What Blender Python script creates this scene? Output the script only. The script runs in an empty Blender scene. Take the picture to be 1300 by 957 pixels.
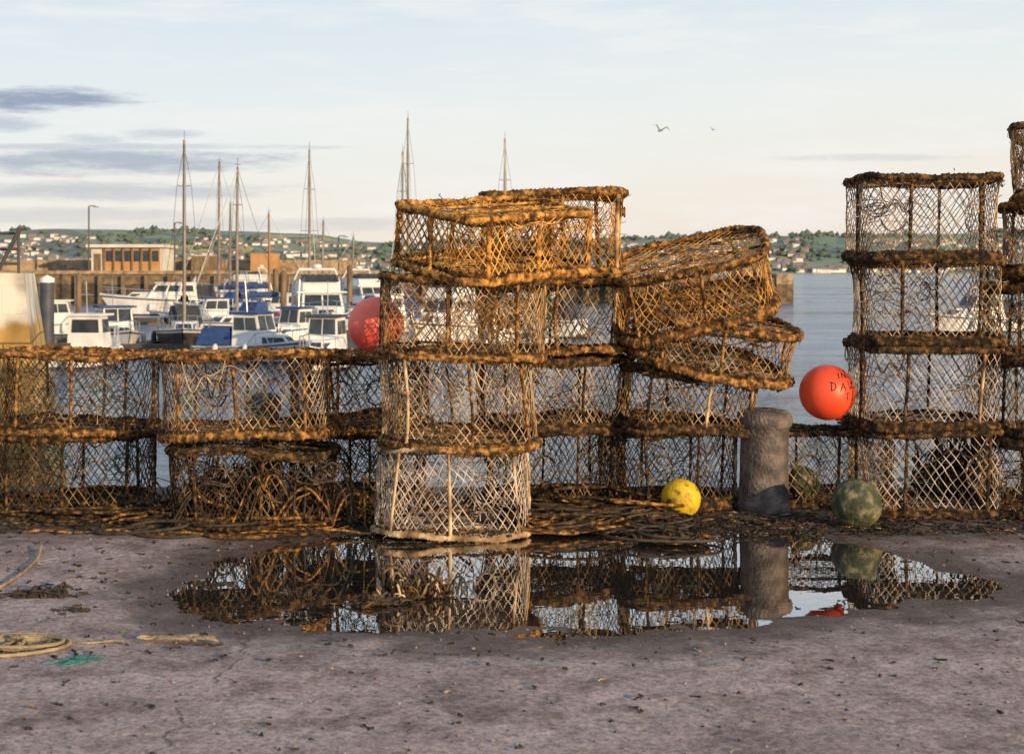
import bpy, math, numpy as np
from mathutils import Vector, Euler
R=np.random.RandomState
CH=1.58; F=1805.0; WL=-2.0
def gx(px,d): return (px-650)*d/F
def gz(py,d): return CH-(py-345)*d/F
sc=bpy.context.scene
# ------------------------------------------------------------ materials
MATS={}
def mk(name,c1,c2=None,scale=8,rough=.8,bump=.2,metal=0,c3=None,bscale=None,lo=.35,hi=.65,spec=.5,stretch=None):
    m=bpy.data.materials.new(name); m.use_nodes=True; nt=m.node_tree; N=nt.nodes; L=nt.links
    b=N['Principled BSDF']; b.inputs['Roughness'].default_value=rough; b.inputs['Metallic'].default_value=metal
    b.inputs['Specular IOR Level'].default_value=spec
    if c2 is None: c2=tuple(c*.7 for c in c1)
    tc=N.new('ShaderNodeTexCoord'); src=tc.outputs['Object']
    if stretch:
        mp=N.new('ShaderNodeMapping'); mp.inputs['Scale'].default_value=stretch; L.new(src,mp.inputs[0]); src=mp.outputs[0]
    n=N.new('ShaderNodeTexNoise'); n.inputs['Scale'].default_value=scale; n.inputs['Detail'].default_value=6
    L.new(src,n.inputs['Vector'])
    cr=N.new('ShaderNodeValToRGB'); cr.color_ramp.elements[0].position=lo; cr.color_ramp.elements[1].position=hi
    cr.color_ramp.elements[0].color=(*c1,1); cr.color_ramp.elements[1].color=(*c2,1)
    if c3:
        e=cr.color_ramp.elements.new((lo+hi)/2); e.color=(*c3,1)
    L.new(n.outputs['Fac'],cr.inputs[0]); L.new(cr.outputs[0],b.inputs['Base Color'])
    if bump>0:
        n2=N.new('ShaderNodeTexNoise'); n2.inputs['Scale'].default_value=bscale or scale*5; n2.inputs['Detail'].default_value=4
        L.new(src,n2.inputs['Vector'])
        bp=N.new('ShaderNodeBump'); bp.inputs['Strength'].default_value=bump; bp.inputs['Distance'].default_value=.02
        L.new(n2.outputs['Fac'],bp.inputs['Height']); L.new(bp.outputs[0],b.inputs['Normal'])
    MATS[name]=m; return m
mk('rope_brown',(.035,.02,.011),(.60,.31,.09),24,.95,.9,c3=(.19,.095,.035),bscale=110,spec=.2)
mk('rope_dark',(.015,.011,.009),(.26,.14,.055),24,.95,.9,c3=(.06,.037,.02),bscale=110,spec=.2)
mk('rope_orange',(.09,.04,.014),(.86,.46,.12),22,.95,.9,c3=(.45,.21,.055),bscale=110,spec=.2)
mk('net_white',(.16,.12,.10),(.72,.62,.55),9,.9,.2,c3=(.45,.37,.31),spec=.2)
mk('net_tan',(.07,.045,.028),(.66,.48,.29),8,.9,.2,c3=(.31,.20,.11),spec=.2)
mk('net_dark',(.02,.016,.012),(.34,.225,.12),7,.9,.2,c3=(.075,.05,.032),spec=.2)
mk('net_orange',(.11,.05,.018),(.88,.49,.13),9,.9,.2,c3=(.50,.25,.065),spec=.2)
mk('twine_teal',(.03,.16,.15),(.10,.34,.30),20,.7,0)
mk('weed',(.012,.010,.008),(.07,.047,.028),20,.7,.4)
mk('rope_pale',(.20,.15,.09),(.42,.32,.2),10,.9,.5,bscale=80)
mk('bollard_conc',(.05,.04,.038),(.20,.16,.145),9,.85,1.0,c3=(.105,.086,.08),bscale=45)
mk('buoy_orange',(.92,.10,.03),(.72,.055,.025),5,.45,.08,lo=.3,hi=.75)
mk('buoy_pink',(.95,.20,.13),(.85,.10,.07),5,.5,.08)
mk('buoy_yellow',(.70,.48,.02),(.06,.05,.02),14,.6,.3,lo=.45,hi=.66,c3=(.50,.33,.02))
mk('buoy_green',(.03,.04,.02),(.24,.21,.12),13,.9,.9,c3=(.065,.075,.04),bscale=40)
mk('black_paint',(.015,.015,.02),None,5,.6,0)
mk('gelcoat',(.80,.80,.79),(.62,.62,.62),1.5,.3,.0)
mk('gelcoat_cream',(.72,.66,.55),(.6,.55,.46),1.5,.35,.0)
mk('hull_navy',(.02,.03,.07),(.03,.04,.09),2,.3,0)
mk('hull_black',(.03,.03,.035),(.06,.055,.05),2,.4,0)
mk('hull_red',(.40,.04,.03),(.3,.03,.02),2,.4,0)
mk('antifoul',(.05,.06,.10),(.10,.06,.05),2,.7,0)
mk('deck_grey',(.55,.54,.51),(.42,.41,.38),3,.6,0)
mk('glass_dark',(.02,.03,.04),(.05,.06,.075),2,.08,0)
mk('canvas_blue',(.02,.05,.16),(.03,.08,.24),4,.8,.3)
mk('canvas_dark',(.03,.035,.05),(.05,.055,.07),4,.8,.3)
mk('teak',(.25,.13,.06),(.35,.2,.09),8,.6,.1)
mk('metal',(.55,.55,.56),(.42,.42,.43),6,.35,0,metal=.7)
mk('mast_alu',(.26,.22,.19),(.17,.14,.12),3,.45,0)
mk('steel_dark',(.05,.05,.055),(.08,.07,.065),8,.6,0)
mk('timber',(.12,.08,.05),(.24,.17,.10),3,.85,.3,stretch=(1,1,.2))
mk('stone_dark',(.10,.075,.055),(.24,.17,.12),.6,.9,.5)
mk('pile_blue',(.04,.05,.08),(.08,.08,.10),2,.6,.1)
mk('render_white',(.7,.68,.62),(.55,.52,.46),.8,.8,.1)
mk('panel_orange',(.42,.22,.09),(.55,.3,.12),1,.7,.1)
mk('house_white',(.80,.77,.72),(.58,.55,.51),.02,.8,0,lo=.4,hi=.6)
mk('house_brick',(.34,.25,.22),(.22,.18,.17),.02,.8,0,lo=.4,hi=.6)
mk('roof_mix',(.20,.18,.19),(.26,.19,.17),.02,.8,0)
mk('tree_far',(.085,.12,.10),(.12,.15,.115),.02,.9,0)
mk('pebble',(.36,.29,.27),(.12,.10,.09),8,.9,.2)
mk('bird_white',(.4,.4,.4),(.10,.10,.11),30,.7,0)
def wall_mat(name,topc,lowc,zsplit,bw,bh):
    m=bpy.data.materials.new(name); m.use_nodes=True; N=m.node_tree.nodes; L=m.node_tree.links; b=N['Principled BSDF']; b.inputs['Roughness'].default_value=.9
    g=N.new('ShaderNodeNewGeometry'); sx=N.new('ShaderNodeSeparateXYZ'); L.new(g.outputs['Position'],sx.inputs[0])
    ad=N.new('ShaderNodeMath'); ad.operation='ADD'; L.new(sx.outputs[0],ad.inputs[0]); L.new(sx.outputs[1],ad.inputs[1])
    cb=N.new('ShaderNodeCombineXYZ'); L.new(ad.outputs[0],cb.inputs[0]); L.new(sx.outputs[2],cb.inputs[1])
    br=N.new('ShaderNodeTexBrick'); br.inputs['Scale'].default_value=1; br.inputs['Brick Width'].default_value=bw; br.inputs['Row Height'].default_value=bh
    br.inputs['Mortar Size'].default_value=.015; L.new(cb.outputs[0],br.inputs['Vector'])
    br.inputs['Color1'].default_value=(*lowc,1); br.inputs['Color2'].default_value=(*[c*.75 for c in lowc],1); br.inputs['Mortar'].default_value=(*[c*.4 for c in lowc],1)
    n=N.new('ShaderNodeTexNoise'); n.inputs['Scale'].default_value=1.7; n.inputs['Detail'].default_value=8; L.new(g.outputs['Position'],n.inputs['Vector'])
    ma=N.new('ShaderNodeMath'); ma.operation='MULTIPLY_ADD'; ma.inputs[1].default_value=.5; L.new(n.outputs['Fac'],ma.inputs[0]); L.new(sx.outputs[2],ma.inputs[2])
    mr=N.new('ShaderNodeMapRange'); mr.inputs[1].default_value=zsplit+.2; mr.inputs[2].default_value=zsplit+.3; L.new(ma.outputs[0],mr.inputs[0])
    mx=N.new('ShaderNodeMix'); mx.data_type='RGBA'; L.new(mr.outputs[0],mx.inputs[0]); L.new(br.outputs[0],mx.inputs[6]); mx.inputs[7].default_value=(*topc,1)
    m2=N.new('ShaderNodeMix'); m2.data_type='RGBA'; m2.blend_type='MULTIPLY'; m2.inputs[0].default_value=.75
    cr=N.new('ShaderNodeValToRGB'); cr.color_ramp.elements[0].color=(.35,.32,.3,1); cr.color_ramp.elements[0].position=.38; cr.color_ramp.elements[1].position=.6
    L.new(n.outputs['Fac'],cr.inputs[0]); L.new(mx.outputs[2],m2.inputs[6]); L.new(cr.outputs[0],m2.inputs[7]); L.new(m2.outputs[2],b.inputs['Base Color'])
    bp=N.new('ShaderNodeBump'); bp.inputs['Strength'].default_value=.5; bp.inputs['Distance'].default_value=.03; L.new(br.outputs['Fac'],bp.inputs['Height']); bp.invert=True; L.new(bp.outputs[0],b.inputs['Normal'])
    MATS[name]=m
wall_mat('slip_wall',(.74,.70,.62),(.60,.38,.12),.92,.7,.35)
wall_mat('pier_wall',(.42,.31,.20),(.22,.15,.09),.2,1.6,.6)
wall_mat('pier_wall_dark',(.24,.18,.12),(.13,.10,.075),.2,1.6,.6)
# ------------------------------------------------------------ mesh builder
class MB:
    def __init__(s): s.V=[];s.Q=[];s.T=[];s.qm=[];s.tm=[];s.n=0;s.mats=[]
    def mi(s,m):
        if m not in s.mats: s.mats.append(m)
        return s.mats.index(m)
    def add(s,V,Fc,m):
        V=np.asarray(V,float).reshape(-1,3); Fc=np.asarray(Fc,int); i=s.mi(m)
        if Fc.shape[1]==4: s.Q.append(Fc+s.n); s.qm.append(np.full(len(Fc),i))
        else: s.T.append(Fc+s.n); s.tm.append(np.full(len(Fc),i))
        s.V.append(V); s.n+=len(V)
    def tube(s,P,r,m,sides=3,closed=False):
        P=np.asarray(P,float)
        if P.ndim==2: P=P[None]
        B,M,_=P.shape
        T=(np.roll(P,-1,1)-np.roll(P,1,1)) if closed else np.gradient(P,axis=1)
        T/=np.linalg.norm(T,axis=2,keepdims=True)+1e-9
        mz=np.abs(T[:,:,2]).mean(1)
        ref=np.where(mz[:,None]>.85,np.array([[1.,0,0]]),np.array([[0,0,1.]]))[:,None,:]
        N1=np.cross(T,np.broadcast_to(ref,T.shape)); N1/=np.linalg.norm(N1,axis=2,keepdims=True)+1e-9
        N2=np.cross(T,N1)
        a=np.arange(sides)*2*np.pi/sides
        r=np.asarray(r,float)
        if r.ndim==0: r=r.reshape(1,1,1)
        elif r.ndim==1: r=r[None,:,None]
        elif r.ndim==2: r=r[None]
        r=np.broadcast_to(r,(B,M,sides))
        V=P[:,:,None]+r[...,None]*(np.cos(a)[None,None,:,None]*N1[:,:,None]+np.sin(a)[None,None,:,None]*N2[:,:,None])
        mm=np.arange(M if closed else M-1); b=np.arange(B); k=np.arange(sides)
        bb,m0,kk=np.meshgrid(b,mm,k,indexing='ij'); m1=(m0+1)%M; k1=(kk+1)%sides
        f=lambda q,w:(bb*M+q)*sides+w
        s.add(V,np.stack([f(m0,kk),f(m0,k1),f(m1,k1),f(m1,kk)],-1).reshape(-1,4),m)
    def hexa(s,c,m):
        s.add(c,[[0,3,2,1],[4,5,6,7],[0,1,5,4],[1,2,6,5],[2,3,7,6],[3,0,4,7]],m)
    def box(s,x0,x1,y0,y1,z0,z1,m):
        s.hexa([(x0,y0,z0),(x1,y0,z0),(x1,y1,z0),(x0,y1,z0),(x0,y0,z1),(x1,y0,z1),(x1,y1,z1),(x0,y1,z1)],m)
    def lathe(s,prof,m,c=(0,0,0),seg=28,noise=0,seed=0):
        prof=np.array(prof,float); a=np.arange(seg)*2*np.pi/seg; M=len(prof)
        V=np.stack([prof[:,0,None]*np.cos(a),prof[:,0,None]*np.sin(a),np.repeat(prof[:,1,None],seg,1)],-1)
        if noise: V[...,:2]*=1+noise*np.sin(V[...,2:]*23+seed)*np.sin(3*a+seed)[None,:,None]+noise*.6*R(seed).randn(M,seg)[...,None]*.4
        V+=np.array(c)
        i,k=np.meshgrid(np.arange(M-1),np.arange(seg),indexing='ij'); k1=(k+1)%seg
        s.add(V,np.stack([i*seg+k,i*seg+k1,(i+1)*seg+k1,(i+1)*seg+k],-1).reshape(-1,4),m)
    def obj(s,name,loc=(0,0,0),rot=(0,0,0),smooth=True,warp=0,seed=0):
        V=np.concatenate(s.V)
        if warp:
            r=R(seed); 
            D=np.zeros_like(V)
            for i in range(4):
                k=r.randn(3)*3.5; D+=np.sin(V@k+r.rand()*6)[:,None]*r.randn(3)[None]
            V=V+D*warp
        me=bpy.data.meshes.new(name); me.vertices.add(len(V)); me.vertices.foreach_set('co',V.ravel())
        idx=[];st=[];mt=[];o=0
        if s.Q:
            q=np.concatenate(s.Q); idx.append(q.ravel()); st.append(np.arange(len(q))*4); o=len(q)*4; mt.append(np.concatenate(s.qm))
        if s.T:
            t=np.concatenate(s.T); idx.append(t.ravel()); st.append(o+np.arange(len(t))*3); mt.append(np.concatenate(s.tm))
        idx=np.concatenate(idx); st=np.concatenate(st); mt=np.concatenate(mt)
        me.loops.add(len(idx)); me.polygons.add(len(st))
        me.loops.foreach_set('vertex_index',idx.astype(np.int32)); me.polygons.foreach_set('loop_start',st.astype(np.int32))
        me.polygons.foreach_set('material_index',mt.astype(np.int32))
        me.polygons.foreach_set('use_smooth',np.full(len(st),smooth))
        for m in s.mats: me.materials.append(MATS[m])
        me.update(calc_edges=True); me.validate()
        ob=bpy.data.objects.new(name,me); sc.collection.objects.link(ob); ob.location=loc; ob.rotation_euler=rot
        return ob
def vn(x,y,seed=0):
    x=np.asarray(x,float)+seed*17.3; y=np.asarray(y,float)+seed*5.1
    xi=np.floor(x).astype(int); yi=np.floor(y).astype(int); fx=x-xi; fy=y-yi; fx=fx*fx*(3-2*fx); fy=fy*fy*(3-2*fy)
    def h(a,b):
        v=np.sin(a*127.1+b*311.7+seed*7.7)*43758.5453; return v-np.floor(v)
    return (h(xi,yi)*(1-fx)+h(xi+1,yi)*fx)*(1-fy)+(h(xi,yi+1)*(1-fx)+h(xi+1,yi+1)*fx)*fy
def fbm(x,y,o=4,seed=0):
    s=0;a=.5
    for i in range(o): s=s+a*vn(x*2**i,y*2**i,seed+i); a*=.5
    return s
def scrib(r,c,amp,n=80,fr=3):
    t=np.linspace(0,1,n)[:,None]; P=np.array(c,float)[None]+np.zeros((n,3))
    for i in range(4):
        P=P+np.array(amp)*r.randn(3)*.5*np.sin(2*np.pi*t*fr*(.3+r.rand())+r.rand(3)*6.3)
    return P
# ------------------------------------------------------------ pots
def pot(x,y,z,a,b,h,n=3,yaw=0,tx=0,ty=0,fm='rope_brown',nm='net_tan',bars=8,seed=0,rim=.022,cell=.056,eyes=(-100,-60),fr=170,warp=.007,net2=None,tw=.0032,name='lobster_pot',bar_r=.011,tang=4,mess=1.0,em=None,er=.08):
    r=R(seed); mb=MB(); net2=net2 or nm
    th=np.linspace(0,2*np.pi,721); cx,sx=np.cos(th),np.sin(th)
    ox=a*np.sign(cx)*np.abs(cx)**(2/n); oy=b*np.sign(sx)*np.abs(sx)**(2/n)
    s=np.concatenate([[0],np.cumsum(np.hypot(np.diff(ox),np.diff(oy)))]); L=s[-1]
    def pos(q):
        q=np.mod(q,L); return np.stack([np.interp(q,s,ox),np.interp(q,s,oy)],-1)
    def ring(zz,rr,mat,jit=.4,sc_=1):
        m=int(L/.012); q=np.arange(m)*L/m; P=pos(q)*sc_; P=np.concatenate([P,np.full((m,1),zz)],1)
        P[:,2]+=.006*np.sin(2*np.pi*3*q/L+r.rand()*6)+.004*np.sin(2*np.pi*11*q/L+r.rand()*6)
        k=np.arange(9)*2*np.pi/9; w=np.clip((L-q)/.12,0,1)
        nz=fbm(q*22,q*0+seed,4,seed); nz=nz*w+nz[0]*(1-w)
        lump=vn(q*9,q*0,seed+40); lump=lump*w+lump[0]*(1-w)
        rad=rr*(.50+jit*1.6*nz+.45*lump**2)[:,None]*(1+.18*np.cos(2*np.pi*round(L/.03)*q[:,None]/L+k[None])+.18*r.randn(m,9)*.6)
        mb.tube(P,rad,mat,9,True)
    ring(.0,rim*1.25,fm,.5); ring(h,rim*1.0,fm)
    ring(.032,rim*.6,'rope_dark',.5,.985)
    if r.rand()<.6: ring(h-.028,rim*.5,'rope_dark',.5,.985)
    for i in range(bars):
        q=(i+.5*(r.rand()*.3))*L/bars; p0=pos(q); p1=pos(q+r.randn()*.015)
        zz=np.linspace(0,h,34); P=np.stack([np.interp(zz,[0,h],[p0[0],p1[0]]),np.interp(zz,[0,h],[p0[1],p1[1]]),zz],-1)
        rad=(bar_r*(.6+.8*fbm(zz*24,zz*0+i,3,seed+i)))[:,None]*(1+.12*r.randn(34,6))
        mb.tube(P,rad,fm if r.rand()<.85 else 'net_tan',6)
    for i in range(5):
        yy=b*(-.66+.33*i); xx=a*(1-abs(yy/b)**n)**(1/n)
        mb.tube([(-xx,yy,.01),(0,yy,.005),(xx,yy,.01)],.012,fm if i%2 else 'rope_dark',6)
    for i in range(2):
        yy=b*(-.3+.6*i); xx=a*(1-abs(yy/b)**n)**(1/n)
        mb.tube([(-xx,yy,h),(0,yy,h+.004),(xx,yy,h)],.009,fm,6)
    nc=int(round(L/cell)); M=13; zs=np.linspace(.01,h-.008,M)
    ph=r.rand(8)*6.3
    def surf(q,zz,dep=0):
        u=np.mod(q/L*bars,1); bul=.014*np.sin(np.pi*u)**.8*np.sin(np.pi*zz/h)*(1+.7*np.sin(q*2+ph[0]))+dep
        bul=bul+.006*np.sin(q*11+ph[1])*np.sin(np.pi*zz/h)
        am=mess*(.12+1.1*vn(q*2.0,zz*2.5,seed+60)**2)
        q2=q+am*(.018*np.sin(q*7+zz*12+ph[3])+.010*np.sin(zz*24+ph[4]-q*3)); z2=zz+am*(.022*np.sin(q*6+ph[5])+.008*np.sin(q*17+zz*15+ph[6]))*np.sin(np.pi*zz/h)
        p=pos(q2); l=np.linalg.norm(p,axis=-1,keepdims=True); p=p*(1-bul[...,None]/l)
        return np.concatenate([p,z2[...,None]],-1)
    for d in (1,-1):
        q0=np.arange(nc)*L/nc; keep=r.rand(nc)>.03; q0=q0[keep]
        q=q0[:,None]+d*zs[None]*.72; Z=np.broadcast_to(zs,q.shape)
        P=surf(q,Z)+r.randn(len(q0),M,3)*.0012; hf=len(q0)//2
        rad=tw*(.75+.5*r.rand(len(q0),M,1))*np.ones((1,1,3))
        mb.tube(P[:hf],rad[:hf],nm); mb.tube(P[hf:],rad[hf:],net2)
    if mess>.6:
        q0=r.rand()*L+np.arange(int(nc*.22))*L/nc
        for d in (1,-1):
            q=q0[:,None]+d*zs[None]*.5; Z=np.broadcast_to(zs*.9,q.shape); mb.tube(surf(q,Z,.06),tw*.8,net2)
    for zz,sg in ((h,-.03),(.008,0.0)):
        for d in (1,-1):
            ang=d*math.radians(42); u=np.array([math.cos(ang),math.sin(ang)]); w=np.array([-u[1],u[0]])
            Ps=[]
            for off in np.arange(-.8,.8,cell*.75):
                t=np.linspace(-.9,.9,121); p=off*w+t[:,None]*u
                ins=(np.abs(p[:,0]/a)**n+np.abs(p[:,1]/b)**n)<.985
                if ins.sum()<4: continue
                t0,t1=t[ins].min(),t[ins].max(); tt=np.linspace(t0,t1,8); p=off*w+tt[:,None]*u
                e=1-np.clip(np.abs(p[:,0]/a)**n+np.abs(p[:,1]/b)**n,0,1)
                p=p+.008*np.sin(p[:,::-1]*17+ph[:2])
                Ps.append(np.column_stack([p,zz+sg*e+.006*np.sin(p[:,0]*20+p[:,1]*13)*e]))
            if Ps: mb.tube(np.array(Ps),tw,net2)
    for e in eyes:
        an=math.radians(e-math.degrees(yaw)); q=np.interp(an%(2*math.pi),th,s); pc=pos(q); nrm=-pc/np.linalg.norm(pc); tg=np.array([-nrm[1],nrm[0]])
        k=np.arange(16)*2*np.pi/16; zc=h*.5
        def rg(rad,dep,kk): 
            o=pc+nrm*dep; return np.column_stack([o[0]+tg[0]*rad*np.cos(kk),o[1]+tg[1]*rad*np.cos(kk),zc+rad*np.sin(kk)])
        A=rg(h*.40,.02,k); Bq=rg(er,.15,k+.25)
        mb.tube(np.stack([A,(A+Bq)/2+.01,Bq],1),tw*.9,nm)
        kk=np.arange(24)*2*np.pi/24; mb.tube(rg(er,.15,kk),.006,em or nm,4,True)
    Ps=[]
    for i in range(10):
        yy=np.linspace(-b*.85,b*.85,8); xx=-.0+.05*np.sin(yy*6+ph[0]); zz=h*(i+.5)/10+.03*np.sin(yy*9+i)
        Ps.append(np.column_stack([xx,yy,zz]))
    mb.tube(np.array(Ps),tw*.8,net2)
    if fr:
        q=r.rand(fr)*L; P0=np.column_stack([pos(q)*1.01,np.where(r.rand(fr)<.6,0,h)+r.randn(fr)*rim*.6])
        st=r.randn(fr,5,3)*.009+np.array([0,0,-.005]); st[:,0]=0; P=P0[:,None]+np.cumsum(st,1)
        k=fr//2; mb.tube(P[:k],.0026,'rope_dark',3); mb.tube(P[k:],.0022,fm,3)
        q=r.rand(34)*L; P0=np.column_stack([pos(q),np.where(r.rand(34)<.6,0,h)+r.randn(34)*.006]); st=r.randn(34,4,3)*np.array([.012,.012,.006]); st[:,0]=0; P=P0[:,None]+np.cumsum(st,1)
        mb.tube(P,.008,'weed',5)
    for i in range(tang):
        an=r.rand()*6.28; P=scrib(r,(a*.7*math.cos(an),b*.7*math.sin(an),h*(.2+.6*r.rand())),(.12,.12,.09),90,3)
        P[:,2]=np.clip(P[:,2],.02+.01*np.sin(np.arange(90)),h*1.0); P[:,0]=np.clip(P[:,0],-a*.97,a*.97); P[:,1]=np.clip(P[:,1],-b*.97,b*.97)
        mb.tube(P,.0032,['twine_teal' if r.rand()<.5 else net2,nm,'rope_dark','rope_dark',net2][r.randint(5)],3)
    for i in range(3):
        q0=r.rand()*L; q=np.linspace(q0,q0+.15+.35*r.rand(),30); t=np.linspace(0,1,30); p=pos(q)*1.02
        zz=h-(h*(.15+.6*r.rand()))*np.sin(np.pi*t)**.8*(.7+.3*np.sin(t*9)); mb.tube(np.column_stack([p,zz]),.0045,['rope_dark',fm,net2][r.randint(3)],4)
    return mb.obj(name,(x,y,z),(tx,ty,yaw),warp=warp,seed=seed)
rd=math.radians
# stack A (near, pale nets)
ax=gx(574,8.7)
pot(ax,8.72,.03,.46,.42,.50,3,0,0,0,'net_tan','net_white',8,1,rim=.015,eyes=(-60,-125),net2='net_white',tw=.0036,bar_r=.010,fr=60,mess=.8)
pot(ax+.04,8.72,.555,.465,.42,.50,3,.1,0,0,'rope_brown','net_white',8,2,rim=.017,eyes=(-110,),net2='net_tan',tw=.0036,bar_r=.010,mess=.9)
pot(ax+.07,8.74,1.08,.50,.42,.46,3.4,-.05,rd(1),rd(2),'rope_brown','net_orange',7,3,rim=.018,eyes=(-70,-130),net2='net_tan')
pot(gx(630,8.75)-.03,8.70,1.60,.50,.39,.37,9,rd(42),rd(8.5),rd(-3.5),'rope_orange','net_orange',8,4,rim=.022,eyes=(-45,),net2='net_orange',bar_r=.017,fr=260,tw=.0042,mess=.8,warp=.005)
# stack B
bx=gx(702,9.7)
pot(bx+.02,9.75,.03,.48,.42,.48,3,.2,0,0,'rope_dark','net_dark',8,11,rim=.024)
pot(bx+.0,9.75,.54,.52,.42,.46,3,.4,0,rd(1),'rope_dark','net_dark',8,12,rim=.025,net2='net_tan')
pot(bx+.02,9.75,1.03,.50,.42,.46,3.5,-.1,0,rd(-2),'rope_brown','net_tan',8,13,rim=.022)
pot(bx-.0,9.78,1.55,.48,.38,.55,6,.05,0,rd(0),'rope_brown','net_orange',8,14,rim=.028,fr=260,bar_r=.016)
# stack C (leaning)
cx_=gx(862,9.6)
pot(cx_-.07,9.66,.03,.42,.42,.50,3,.3,0,0,'rope_dark','net_dark',8,21,rim=.025)
pot(cx_+.04,9.62,.56,.44,.42,.36,3,.1,0,rd(4),'rope_dark','net_tan',8,22,rim=.026,fr=260)
pot(cx_+.18,9.56,.97,.53,.40,.32,3,.05,rd(10),rd(10),'rope_brown','net_orange',8,23,rim=.026,fr=260,net2='net_tan')
pot(cx_+.10,9.52,1.32,.52,.44,.38,3.2,-.1,rd(14),rd(-12),'rope_brown','net_tan',8,24,rim=.025,fr=260,net2='net_orange')
# stack D
dx=gx(1171,9.4)
for i,(n1,n2) in enumerate([('net_tan','net_white'),('net_tan','net_white'),('net_white','net_tan'),('net_white','net_tan')]):
    pot(dx+[.0,-.01,.015,-.005][i],9.42,.03+.548*i,.425,.37,.515,9,rd([0,2,-1,1][i]),0,rd([0,0.5,-.5,0][i]),'rope_dark',n1,6,31+i,rim=.022,eyes=(-115,-62),net2=n2,bar_r=.012,fr=220,warp=.004,mess=.55,em='net_white',er=.09,tang=3)
# stack E
ex=gx(1346,9.2)
for i in range(5):
    pot(ex+[0,.0,.05,.10,.14][i],9.3,.03+.50*i,.42,.38,.46,4,.3*i,0,rd([0,1,-2,3,5][i]),'rope_brown' if i>1 else 'rope_dark','net_tan',8,41+i,rim=.026,fr=220)
# stack F
fx=gx(93,9.6)
pot(fx+.0,9.62,.03,.53,.42,.46,3,.1,0,rd(0),'rope_dark','net_dark',8,51,rim=.024,fr=220,tang=8)
pot(fx-.0,9.62,.53,.53,.42,.50,3.4,-.06,0,rd(1.2),'rope_brown','net_tan',9,52,rim=.022,fr=220,net2='net_dark',tang=6)
pot(fx-1.10,9.6,.03,.5,.42,.48,3,.1,0,0,'rope_dark','net_dark',8,53)
pot(fx-1.08,9.6,.54,.5,.42,.48,3,.4,0,0,'rope_brown','net_tan',8,54)
# stack G
gx_=gx(318,9.0)
pot(gx_+.03,9.02,.03,.52,.40,.46,3,.2,0,rd(0),'rope_dark','net_dark',8,61,rim=.024,fr=260,warp=.016,tang=9)
pot(gx_-.02,9.05,.545,.53,.42,.50,3.2,.05,rd(2),rd(-1.5),'rope_brown','net_dark',8,62,rim=.022,fr=260,net2='net_tan',warp=.014,tang=7)
# stack H
hx=gx(456,9.8)
pot(hx,9.8,.03,.46,.42,.46,3,.2,0,0,'rope_dark','net_dark',8,71,rim=.024,tang=8)
pot(hx,9.8,.53,.46,.42,.48,3,.5,0,rd(-1),'rope_brown','net_dark',8,72,rim=.022)
pot(gx(1035,9.9),9.85,.03,.50,.40,.46,3,.1,0,rd(0),'rope_dark','net_tan',8,81,rim=.018)
# ------------------------------------------------------------ quay ground + puddle
pud=np.array([(-1.62,7.05),(-1.55,7.85),(-1.35,8.4),(-.9,8.6),(-.2,8.65),(.1,8.9),(.5,8.75),(.9,8.55),(1.35,8.75),(1.8,8.6),(2.15,7.95),(2.5,7.15),(2.35,6.9),(1.75,6.7),(1.2,6.5),(.6,6.25),(0,6.25),(-.8,6.30),(-1.3,6.45),(-1.52,6.75)])
def sdf(x,y):
    d=np.full(x.shape,1e9); ins=np.zeros(x.shape,bool); n=len(pud)
    for i in range(n):
        a=pud[i]; b=pud[(i+1)%n]; e=b-a; wx=x-a[0]; wy=y-a[1]
        t=np.clip((wx*e[0]+wy*e[1])/(e@e),0,1); d=np.minimum(d,np.hypot(wx-t*e[0],wy-t*e[1]))
        c=((a[1]>y)!=(b[1]>y))&(x<(b[0]-a[0])*(y-a[1])/(b[1]-a[1]+1e-12)+a[0]); ins^=c
    return np.where(ins,-d,d)
def gh(x,y):
    s=sdf(x,y)+.22*(fbm(x*1.8,y*2.6,4,3)-.47)
    z=-.010+np.clip(s*.030,-.016,.020)
    near=np.clip((12-np.abs(x))/3,0,1)
    z=z+near*(.011*(fbm(x*2.8,y*3.5,3,5)-.45)+.007*(fbm(x*11,y*14,4,9)-.47))
    return z*np.where((y>11),0,1)
QE=10.35
xs=np.concatenate([[-300,-150,-80,-40,-20,-12,-8],np.arange(-4.5,4.5,.02),[4.6,6,8,12,20,40,80,150,300]])
ys=np.concatenate([[-200,-100,-50,-20,-8,0,2,3,3.6],np.arange(4.2,QE,.022),[QE]])
X,Y=np.meshgrid(xs,ys,indexing='ij'); Z=gh(X,Y)
Z[:,-1]=0
mb=MB(); nx,ny=X.shape
i,j=np.meshgrid(np.arange(nx-1),np.arange(ny-1),indexing='ij')
m=bpy.data.materials.new('quay_concrete'); m.use_nodes=True; MATS['quay']=m
N=m.node_tree.nodes; L=m.node_tree.links; b=N['Principled BSDF']
def noise(N,L,vec,scale,detail=6,rough=.6):
    n=N.new('ShaderNodeTexNoise'); n.inputs['Scale'].default_value=scale; n.inputs['Detail'].default_value=detail; n.inputs['Roughness'].default_value=rough; L.new(vec,n.inputs['Vector']); return n.outputs['Fac']
def ramp(N,L,f,els):
    c=N.new('ShaderNodeValToRGB'); r_=c.color_ramp
    r_.elements[0].position=els[0][0]; r_.elements[0].color=(*els[0][1],1); r_.elements[1].position=els[-1][0]; r_.elements[1].color=(*els[-1][1],1)
    for p,col in els[1:-1]:
        e=r_.elements.new(p); e.color=(*col,1)
    L.new(f,c.inputs[0]); return c.outputs[0]
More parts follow.
